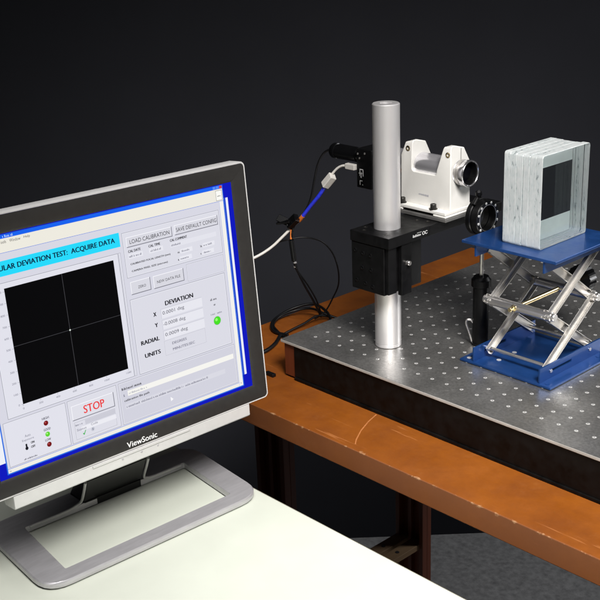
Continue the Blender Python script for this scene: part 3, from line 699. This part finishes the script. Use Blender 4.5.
# ================================================================== white desk
DZ = -0.1200; DY1 = -0.2275
desk = thing('desk', (0.0, -0.6, FLOOR_Z), 'white laminate desk carrying the computer monitor', 'desk')
MB().box(-0.55, 1.0, -0.98, DY1, DZ - 0.028, DZ).build('desk_top', 'desk', desk, bevel=0.0010)
MB().box(-0.549, 0.999, DY1 + 0.0001, DY1 + 0.0016, DZ - 0.0265, DZ - 0.0012).build('edge_band', 'edge_band', desk, smooth=False)
for (x, y) in ((-0.5, -0.93), (-0.5, -0.30), (0.92, -0.93), (0.92, -0.30)):
    MB().box(x, x + 0.04, y, y + 0.04, FLOOR_Z, DZ - 0.028).build('leg', 'steel_leg', desk, bevel=0.002)

# ================================================================== computer monitor
mo = thing('computer_monitor', (0.02, -0.39, DZ), 'silver and black flat monitor showing a measurement program on the white desk', 'monitor')
O = Vector((0.0897677, -0.2188916, 0.2999282)); UX = Vector((0.0103965, 0.9997714, -0.0186805)); UY = Vector((-0.0986285, 0.0196157, 0.9949310)); UN = Vector((0.9950700, -0.0085014, 0.0988098))
O = O - UX * 0.3379 - UY * 0.2703      # screen coordinates in millimetres from here
XF = Matrix((UX * 0.001, UY * 0.001, UN * 0.001)).transposed().to_4x4(); XF.translation = O
SX0, SX1, SY0, SY1 = -22.3, 337.2, 1.6, 267.8
OX0, OX1, OY0, OY1 = -45.0, 360.3, -20.2, 290.4
def rrect(x0, x1, y0, y1, r, n=5):
    pts = []
    for (cx, cy, a0) in ((x1 - r, y1 - r, 0), (x0 + r, y1 - r, PI / 2), (x0 + r, y0 + r, PI), (x1 - r, y0 + r, 1.5 * PI)):
        for i in range(n + 1): a = a0 + PI / 2 * i / n; pts.append((cx + r * math.cos(a), cy + r * math.sin(a)))
    return pts
def ring_mesh(loops):
    """loops: list of ((x,y) list, z); consecutive loops joined"""
    mb = MB(XF); n = len(loops[0][0]); vs = [(p[0], p[1], z) for l, z in loops for p in l]; fs = []
    for j in range(len(loops) - 1):
        for i in range(n): fs.append((j * n + i, j * n + (i + 1) % n, (j + 1) * n + (i + 1) % n, (j + 1) * n + i))
    return mb, vs, fs, n
# silver shell: rim, sides and rounded back
mb, vs, fs, n = ring_mesh([(rrect(OX0 + 2.2, OX1 - 2.2, OY0 + 2.2, OY1 - 2.2, 5), 2.0), (rrect(OX0 + 0.6, OX1 - 0.6, OY0 + 0.6, OY1 - 0.6, 6), 2.2), (rrect(OX0, OX1, OY0, OY1, 6.5), 1.0),
                           (rrect(OX0, OX1, OY0, OY1, 6.5), -19.0), (rrect(OX0 + 3, OX1 - 3, OY0 + 3, OY1 - 3, 8), -22.0)])
fs.append(tuple(4 * n + i for i in range(n)))
mb.add(vs, fs); mb.build('shell', 'silver', mo)
MB(XF).box(OX0 + 14, OX1 - 14, OY0 + 14, OY1 - 16, -38, -22.1).build('rear_shell', 'black_bezel', mo, bevel=0.006, seg=3)
bk = MB(XF); bk.box(40, 275, 40, 230, -62, -38.2); bk.build('rear_housing', 'black_bezel', mo, bevel=0.006, seg=3)
# bezel: charcoal frame sloping in to the screen
mb, vs, fs, n = ring_mesh([(rrect(OX0 + 2.3, OX1 - 2.3, OY0 + 2.3, OY1 - 2.3, 5), 2.4), (rrect(SX0 - 3.0, SX1 + 3.0, SY0 - 3.0, SY1 + 3.0, 1.2), 2.4), (rrect(SX0, SX1, SY0, SY1, 0.4), 0.3)])
mb.add(vs, fs); bz = mb.build('bezel', 'black_bezel', mo)
# silver control bar under the bezel
br = MB(XF)
br.prism([(-20.4, -2.0), (-20.4, 1.8), (-35.4, 1.2), (-37.0, -0.5), (-37.0, -22.0), (-22.0, -30.0), (-20.4, -30.0)], 'x', -11.5, 327.5)
bar = br.build('control_bar', 'silver', mo, bevel=0.0008)
sb = MB(XF); sb.box(90, 231, -24.0, -20.9, 1.7, 2.9); sb.build('button_strip', 'silver', bar, bevel=0.0004)
for x in (131, 158, 182):
    MB(XF).lathe((x, -27.0, 1.2), (0, 0, 1), [(0, 1.2), (0.9, 1.2), (1.1, 0.8)], 12).build('button', 'stand', bar)

# ---- the picture on the screen: flat layers a tenth of a millimetre apart
COL = {}
def E_(r, g, b):
    k = (r, g, b)
    if k not in COL: COL[k] = emit('screen_%02x%02x%02x' % k, rgb(r, g, b))
    return COL[k]
scr = MB(XF); scr.add([(SX0 - 0.5, SY0 - 0.5, 0.0), (SX1 + 0.5, SY0 - 0.5, 0.0), (SX1 + 0.5, SY1 + 0.5, 0.0), (SX0 - 0.5, SY1 + 0.5, 0.0)], [(0, 1, 2, 3)])
screen = scr.build('screen', E_(8, 20, 190), mo, smooth=False); screen['label'] = 'lit screen with grey measurement window and black crosshair plot'
Z1 = 0.12
def rect(nm, x0, x1, y0, y1, z, c):
    m = MB(XF); m.add([(x0, y0, z), (x1, y0, z), (x1, y1, z), (x0, y1, z)], [(0, 1, 2, 3)]); return m.build(nm, E_(*c), screen, smooth=False)
def frame(x0, x1, y0, y1, z, wd=0.5, lite=(238, 239, 246), dark=(168, 168, 180), nm='panel_outline'):
    """etched outline: one dark hairline with a light one inside"""
    m = MB(XF)
    for off, mi in ((0, 0), (wd, 1)):
        a, b, c_, d_ = x0 + off, x1 - off, y0 + off, y1 - off
        for q in ((a, b, d_ - wd, d_), (a, b, c_, c_ + wd), (a, a + wd, c_ + wd, d_ - wd), (b - wd, b, c_ + wd, d_ - wd)):
            m.add([(q[0], q[2], z), (q[1], q[2], z), (q[1], q[3], z), (q[0], q[3], z)], [(0, 1, 2, 3)], mi)
    return m.build(nm, [E_(*dark), E_(*lite)], screen, smooth=False)
def button(x0, x1, y0, y1, z, face=(217, 217, 226)):
    rect('button', x0, x1, y0, y1, z, (120, 120, 132)); rect('button', x0, x1 - 0.9, y0 + 0.9, y1, z + 0.04, (250, 250, 255)); rect('button', x0 + 0.7, x1 - 0.9, y0 + 0.9, y1 - 0.7, z + 0.08, face)
def text(s, x0, x1, y0, y1, z, c, bold=0.0, slant=0.0, parent=None, m=None):
    me = text_mesh(s)
    xs = [v.co.x for v in me.vertices]; ys = [v.co.y for v in me.vertices]
    ax, bx, ay, by = min(xs), max(xs), min(ys), max(ys)
    offs = [(0, 0)] if not bold else [(-bold, 0), (bold, 0), (0, bold * 0.5)]
    mb = MB(XF)
    for q, (dx, dy) in enumerate(offs):
        vs = [(x0 + (v.co.x - ax) / (bx - ax) * (x1 - x0) + dx + slant * (v.co.y - ay), y0 + (v.co.y - ay) / (by - ay) * (y1 - y0) + dy, z + q * 0.01) for v in me.vertices]
        mb.add(vs, [tuple(p.vertices) for p in me.polygons])
    bpy.data.meshes.remove(me)
    return mb.build('lettering', m or E_(*c), parent or screen, smooth=False)
def dashes(x0, x1, y, h, z, c, seed=0):
    """writing too small to read in the photograph"""
    rnd = random.Random(seed * 13 + int(x0 * 10)); m = MB(XF); x = x0
    while x < x1:
        wd = rnd.uniform(0.35, 0.9) * h * 0.45; hh = h * rnd.choice((0.65, 0.65, 0.7, 1.0))
        if rnd.random() < 0.14: x += h * 0.45; continue
        m.add([(x, y, z), (x + wd, y, z), (x + wd, y + hh, z), (x, y + hh, z)], [(0, 1, 2, 3)])
        if rnd.random() < 0.5: m.add([(x, y, z + .005), (x + wd * 1.5, y, z + .005), (x + wd * 1.5, y + h * .15, z + .005), (x, y + h * .15, z + .005)], [(0, 1, 2, 3)])
        x += wd + h * 0.22
    return m.build('lettering', E_(*c), screen, smooth=False)
def disc(nm, x, y, r, z, c, n=20):
    m = MB(XF); m.add([(x + r * math.cos(2 * PI * k / n), y + r * math.sin(2 * PI * k / n), z) for k in range(n)], [tuple(range(n))]); return m.build(nm, E_(*c), screen, smooth=False)

GREY = (216, 216, 228); PALE = (226, 226, 236); INK = (26, 26, 34); SOFT = (120, 120, 138); WHITE = (248, 248, 252); CREAM = (238, 235, 224)
rect('window_behind', SX0, 330.0, 20.0, 250.0, Z1, (236, 240, 248))
rect('window', -13.0, 323.8, 5.6, 266.8, 2 * Z1, (40, 110, 225))
rect('window_edge', 323.9, 326.4, 20.0, 250.0, 1.6 * Z1, (24, 70, 205))
rect('title_bar', -12.4, 323.2, 262.6, 266.4, 3 * Z1, (22, 98, 238))
dashes(-8, 37.5, 263.4, 2.6, 4 * Z1, (190, 215, 255), 18)
for x, c in ((308.5, (90, 140, 245)), (313.5, (90, 140, 245)), (318.5, (215, 70, 60))): rect('title_button', x, x + 4.0, 262.9, 266.2, 4 * Z1, c)
rect('menu_bar', -12.4, 322.6, 247.6, 262.5, 3 * Z1, CREAM)
for s, a, b in (('Edit', 10, 17), ('Tools', 21, 29.5), ('Window', 33.5, 46.5), ('Help', 50.5, 58)): text(s, a, b, 257.2, 260.6, 4 * Z1, (70, 68, 66))
rect('icon_button', 312.5, 321, 249, 260.5, 4 * Z1, (250, 250, 245)); frame(312, 321.5, 248.6, 261, 4.4 * Z1, 0.4, (250, 250, 245), (100, 100, 100)); dashes(314, 319, 253.5, 1.6, 5 * Z1, (70, 70, 70))
rect('client_area', -11.6, 316.2, 12.0, 247.2, 3 * Z1, GREY)
rect('scroll_bar', 316.4, 322.4, 7.0, 247.2, 3 * Z1, (242, 241, 236)); rect('scroll_bar', -11.6, 316.2, 7.0, 11.6, 3 * Z1, (240, 238, 230))
dashes(-10, -8, 8.5, 1.6, 4 * Z1, SOFT); dashes(318.5, 320.5, 10, 1.6, 4 * Z1, SOFT)
# heading
rect('heading_banner', -4.0, 168.2, 222.8, 239.2, 4 * Z1, (38, 218, 252))
text('ANGULAR DEVIATION TEST:  ACQUIRE DATA', -1.5, 161.5, 227.6, 234.4, 5 * Z1, (8, 30, 60), bold=0.28)
# plot
frame(-2, 163.5, 67.0, 216, 4 * Z1, 0.7); rect('plot_surround', -0.4, 161.9, 68.6, 214.4, 3.6 * Z1, PALE)
frame(163.9, 167.0, 67.0, 216, 4 * Z1, 0.5)
rect('plot', 18.3, 156.2, 78.7, 209.6, 5 * Z1, (2, 2, 4)); PZ = 6 * Z1
rect('crosshair', 88.1, 88.7, 78.7, 209.6, PZ, (66, 66, 70)); rect('crosshair', 18.3, 156.2, 144.3, 144.9, PZ + 0.02, (60, 60, 64)); disc('crosshair_spot', 88.4, 144.6, 1.0, PZ + 0.05, (225, 235, 225))
for k in range(11):
    s = str(k * 100); y = 78.7 + k * 12.75; wd = 1.7 * len(s); text(s, 14.5 - wd, 14.5, y - 1.0, y + 1.2, 5 * Z1, SOFT); rect('tick', 16.2, 18.0, y - 0.15, y + 0.15, 5 * Z1, SOFT)
for k, s in enumerate(('0', '200', '400', '600', '800', '1000', '1280')):
    x = 18.3 + (k * 200 if k < 6 else 1280) / 1280 * 137.9; wd = 1.7 * len(s); text(s, x - wd / 2, x + wd / 2, 72.8, 75.0, 5 * Z1, SOFT); rect('tick', x - 0.15, x + 0.15, 76.6, 78.4, 5 * Z1, SOFT)
# upper right panel
frame(171.5, 313.2, 184.2, 237.6, 4 * Z1, 0.6); rect('panel', 172.9, 311.8, 185.6, 236.2, 3.6 * Z1, (221, 221, 231))
button(176.5, 241.5, 219.4, 231.4, 4 * Z1); text('LOAD CALIBRATION', 181, 237.5, 223.0, 227.8, 5 * Z1, INK)
button(245.0, 310.6, 219.8, 231.8, 4 * Z1); text('SAVE DEFAULT CONFIG', 247.5, 308.5, 223.4, 228.2, 5 * Z1, INK)
text('CAL DATE', 177.5, 194.5, 213.2, 216.2, 5 * Z1, INK, bold=0.15); text('CAL TIME', 206, 222.5, 213.4, 216.4, 5 * Z1, INK, bold=0.15); text('CAL COMMENT', 237, 262, 213.6, 216.6, 5 * Z1, INK, bold=0.15)
rect('value_field', 177, 197, 206.0, 211.6, 4 * Z1, (232, 232, 240)); dashes(178, 195, 207.6, 2.4, 5 * Z1, SOFT)
rect('value_field', 206, 226, 206.2, 211.8, 4 * Z1, (232, 232, 240)); dashes(207, 222, 207.8, 2.4, 5 * Z1, SOFT)
rect('value_field', 236.5, 306, 206.4, 212.0, 4 * Z1, (228, 228, 237)); dashes(238, 251, 208.0, 2.2, 5 * Z1, SOFT)
text('CALIBRATED FOCAL LENGTH (mm)', 178.5, 235, 197.8, 200.6, 5 * Z1, INK, bold=0.12); text('CAMERA PIXEL SIZE (microns)', 179, 230, 189.4, 192.2, 5 * Z1, INK, bold=0.12)
for y, o2 in ((197.6, 0), (188.8, -2)):
    for x in (246 + o2, 280 + o2):
        dashes(x, x + 2.5, y, 2.8, 5 * Z1, INK, 2); rect('value_field', x + 4.0, x + 22, y - 1.2, y + 4.2, 4 * Z1, (233, 233, 241)); dashes(x + 5, x + 17, y + 0.4, 2.2, 5 * Z1, SOFT, 3)
# buttons between the panels
button(174.5, 202.5, 163.5, 179.0, 4 * Z1); text('ZERO', 184.5, 195.5, 169.2, 172.4, 5 * Z1, INK)
button(206.5, 251.0, 163.0, 178.5, 4 * Z1); text('NEW DATA FILE', 211.5, 245.5, 168.6, 172.0, 5 * Z1, INK)
frame(256, 313, 160.5, 181.5, 4 * Z1, 0.4)
# deviation panel
frame(170.8, 312.0, 66.5, 158.6, 4 * Z1, 0.7); rect('panel', 172.4, 310.4, 68.1, 157.0, 3.6 * Z1, (220, 220, 230))
text('DEVIATION', 219, 260.5, 139.6, 145.0, 5 * Z1, INK, bold=0.35)
for i, (lab, val, y) in enumerate((('X', '0.0001 deg', 125.6), ('Y', '-0.0008 deg', 112.0), ('RADIAL', '0.0009 deg', 98.6))):
    rect('value_field', 211.0, 273.0, y - 0.6, y + 11.4, 4 * Z1, (206, 206, 217)); rect('value_field', 211.8, 273.0, y - 0.6, y + 10.6, 4.4 * Z1, (232, 232, 240))
    text(val, 213.5 if i != 1 else 212.8, 245.5 if i < 2 else 247, y + 2.4, y + 8.0, 5 * Z1, (84, 84, 98))
text('X', 200.6, 204.4, 130.4, 135.2, 5 * Z1, INK, bold=0.35); text('Y', 200.8, 204.8, 117.0, 121.8, 5 * Z1, INK, bold=0.35)
text('RADIAL', 178.5, 204.5, 100.6, 105.6, 5 * Z1, INK, bold=0.35); text('UNITS', 181.5, 203.8, 84.2, 89.2, 5 * Z1, INK, bold=0.35)
frame(210.6, 272.5, 78.8, 97.0, 4 * Z1, 0.4, (228, 228, 236), (190, 190, 202)); text('DEGREES', 222, 243.5, 90.0, 93.2, 5 * Z1, SOFT, bold=0.1); text('MINUTES:SEC', 222, 255, 82.4, 85.6, 5 * Z1, SOFT, bold=0.1)
dashes(285.5, 296, 128.2, 2.8, 5 * Z1, (60, 60, 70), 5); dashes(290, 292.2, 121.2, 2.8, 5 * Z1, (60, 60, 70), 6); dashes(284, 300.5, 109.8, 2.2, 5 * Z1, SOFT, 7)
disc('indicator_light', 292.7, 101.3, 5.6, 5 * Z1, (120, 170, 120)); disc('indicator_light', 292.7, 101.3, 5.1, 6 * Z1, (70, 226, 34)); disc('indicator_light', 291.4, 102.8, 2.0, 7 * Z1, (150, 255, 110))
# lower strip
frame(-9, 68.5, 13.2, 64.5, 4 * Z1, 0.6); rect('panel', -7.6, 67.1, 14.6, 63.1, 3.6 * Z1, PALE)
for y, c, hi, s in ((48.8, (120, 18, 22), (190, 80, 80), 'HIGH'), (35.6, (96, 214, 50), (190, 255, 150), 'GOOD'), (23.4, (120, 18, 22), (190, 80, 80), 'LOW')):
    disc('indicator_light', 41.5, y, 2.9, 5 * Z1, c); disc('indicator_light', 40.8, y + 0.9, 0.9, 6 * Z1, hi); text(s, 37.5, 46.0 if s != 'LOW' else 44.5, y + 4.4, y + 7.2, 5 * Z1, (90, 90, 104), bold=0.1)
text('Auto', 14.0, 21.0, 41.0, 44.0, 5 * Z1, SOFT); text('Exposure', 10.0, 24.5, 36.2, 39.2, 5 * Z1, SOFT)
rect('toggle_switch', 13.2, 15.2, 26.2, 33.4, 5 * Z1, INK); disc('toggle_switch', 14.2, 28.2, 1.9, 5.5 * Z1, INK); text('ON', 20.0, 24.2, 31.6, 34.2, 5 * Z1, INK, bold=0.15); text('OFF', 19.5, 24.6, 26.6, 29.2, 5 * Z1, INK, bold=0.15)
dashes(9, 25, 15.6, 1.8, 5 * Z1, (90, 90, 104), 8)
frame(70.8, 136.5, 13.2, 64.5, 4 * Z1, 0.6); rect('panel', 72.2, 135.1, 14.6, 63.1, 3.6 * Z1, (222, 222, 232))
button(74.8, 131.8, 39.6, 57.2, 4 * Z1, (224, 224, 233)); text('STOP', 90.5, 118.0, 44.0, 53.4, 5 * Z1, (238, 58, 58), bold=0.25)
frame(76, 131, 16.5, 37.0, 4 * Z1, 0.4); dashes(77, 86, 32.6, 2.2, 5 * Z1, SOFT, 9); rect('value_field', 90, 131, 30.8, 36.4, 4.2 * Z1, (204, 204, 215)); rect('value_field', 84, 131, 24.8, 29.8, 4.2 * Z1, (236, 236, 243))
text('Status', 78, 90.5, 26.0, 28.8, 5 * Z1, SOFT); text('Code', 97, 106, 27.2, 30.0, 5 * Z1, SOFT)
chk = MB(XF); chk.add([(85, 21, 5 * Z1), (86.6, 19, 5 * Z1), (89.6, 24.4, 5 * Z1), (88.8, 24.8, 5 * Z1), (86.6, 21.2, 5 * Z1), (85.6, 22, 5 * Z1)], [(0, 1, 4, 5), (1, 2, 3, 4)]); chk.build('check_mark', E_(60, 180, 80), screen, smooth=False)
disc('info_icon', 98.5, 22.4, 2.4, 5 * Z1, (196, 198, 210)); rect('info_icon', 98.1, 98.9, 21.2, 23.6, 6 * Z1, (110, 110, 130))
frame(139.5, 314.5, 13.2, 64.5, 4 * Z1, 0.6); rect('panel', 140.9, 313.1, 14.6, 63.1, 3.6 * Z1, (211, 211, 223))
rect('value_field', 151.0, 311.5, 46.2, 52.6, 4 * Z1, (246, 245, 240)); dashes(152.5, 178, 48.0, 2.2, 5 * Z1, (170, 170, 182), 12)
dashes(145.0, 146.8, 46.8, 4.5, 5 * Z1, SOFT, 14); dashes(143.5, 170, 54.8, 3.0, 5 * Z1, INK, 17)
text('calibration file path', 145.0, 180.5, 39.6, 43.0, 5 * Z1, INK, bold=0.1)
rect('value_field', 145.5, 296, 30.8, 36.8, 4 * Z1, (218, 218, 228)); dashes(147, 268, 32.6, 2.6, 5 * Z1, (130, 130, 146), 15)
cu = MB(XF); cu.add([(209.5, 26.5, 6 * Z1), (209.5, 20.8, 6 * Z1), (213.4, 22.6, 6 * Z1)], [(0, 1, 2)]); cu.build('mouse_pointer', E_(250, 250, 252), screen, smooth=False)
# maker's name on the bezel
tx = text('ViewSonic', 139.0, 182.0, -15.6, -8.6, 2.75, INK, bold=0.18, parent=mo, m=MT['white_mark'])
# ---- stand
CEN = Vector((0.0880112, -0.387803, 0.0)); YAW = 0.0085433
AXV = Vector((math.sin(YAW), math.cos(YAW), 0)); BXV = Vector((math.cos(YAW), -math.sin(YAW), 0))
SF = Matrix((AXV * 0.001, BXV * 0.001, Vector((0, 0, 0.001)))).transposed().to_4x4(); SF.translation = Vector((CEN.x, CEN.y, DZ))
def quad_round(q, r, n=6):
    pts = []
    for k in range(4):
        p0, p1, p2 = Vector(q[k - 1]), Vector(q[k]), Vector(q[(k + 1) % 4])
        a = p1 + (p0 - p1).normalized() * r; b = p1 + (p2 - p1).normalized() * r
        for i in range(n + 1):
            t = i / n; pts.append(((1 - t) ** 2) * a + 2 * t * (1 - t) * p1 + t * t * b)
    return pts
outer = [(-154, -140), (-166, 37), (152, 49), (166, -128)]
inner = [(-115, -101), (-127, 15.5), (118, 23.5), (128, -90)]
def frame_solid(out_q, in_q, ro, ri, z0, z1, ch):
    a = quad_round(out_q, ro); b = quad_round(in_q, ri); n = len(a); cx = Vector((0, -45))
    def sh(l, e): return [p + (cx - p).normalized() * e for p in l]
    loops = [(sh(a, ch), z0), (a, z0 + ch), (a, z1 - ch), (sh(a, ch), z1), (sh(b, -ch * 0.5), z1), (b, z1 - ch * 0.5), (b, z0)]
    mb = MB(SF); vs = [(p[0], p[1], z) for l, z in loops for p in l]; m = len(loops); fs = []
    for j in range(m):
        j2 = (j + 1) % m
        for i in range(n): fs.append((j * n + i, j * n + (i + 1) % n, j2 * n + (i + 1) % n, j2 * n + i))
    return mb.add(vs, fs)
frame_solid(outer, inner, 34, 3, 2.2, 10.5, 1.6).build('stand_base', 'stand', mo)
frame_solid([(-150, -135), (-162, 33), (148, 45), (162, -123)], [(-118, -104), (-130, 18), (121, 26), (131, -93)], 32, 3, 0.2, 2.1, 0.2).build('base_pad', 'black_rubber', mo)
nk = MB(SF)
def slab(mb, l0, l1):
    n = len(l0)
    mb.add(l0 + l1, [tuple(reversed(range(n))), tuple(range(n, 2 * n))] + [(i, (i + 1) % n, n + (i + 1) % n, n + i) for i in range(n)])
slab(nk, [(-30, -97.2, 0.6), (58, -93.0, 0.6), (58, -128, 0.6), (-30, -132, 0.6)], [(-30, -97.2, 12), (58, -93.0, 12), (58, -128, 12), (-30, -132, 12)])
slab(nk, [(-30, -97.2, 12.1), (58, -93, 12.1), (58, -128, 12.1), (-30, -132, 12.1)], [(-42, -60, 62), (46, -56, 62), (46, -80, 62), (-42, -84, 62)])
slab(nk, [(-42, -60, 62.1), (46, -56, 62.1), (46, -80, 62.1), (-42, -84, 62.1)], [(-42, -72, 330), (46, -72, 330), (46, -90, 330), (-42, -90, 330)])
nk.build('neck', 'black_gloss', mo, bevel=0.0015)
for pts in ([(-108, -99.6, 9.0), (-75, -98.2, 9.2), (-52, -97.2, 10.0), (-40, -95.5, 13.0), (-36, -90, 20), (-40, -74, 42), (-45, -59, 62)],
            [(122, -88.6, 9.0), (95, -90.0, 9.2), (75, -91.0, 9.6), (65, -91.2, 12.0), (60, -87, 19), (55, -71, 41), (49, -55, 62)]):
    t = MB(SF).tube([(a, b - 1.6, z - 0.6) for a, b, z in pts], 1.9, 10, 8); t.build('neck_trim', 'silver', mo)
MB(SF).box(-40, 50, -71.5, -36, 150, 240).build('neck_bracket', 'black_bezel', mo, bevel=0.003)
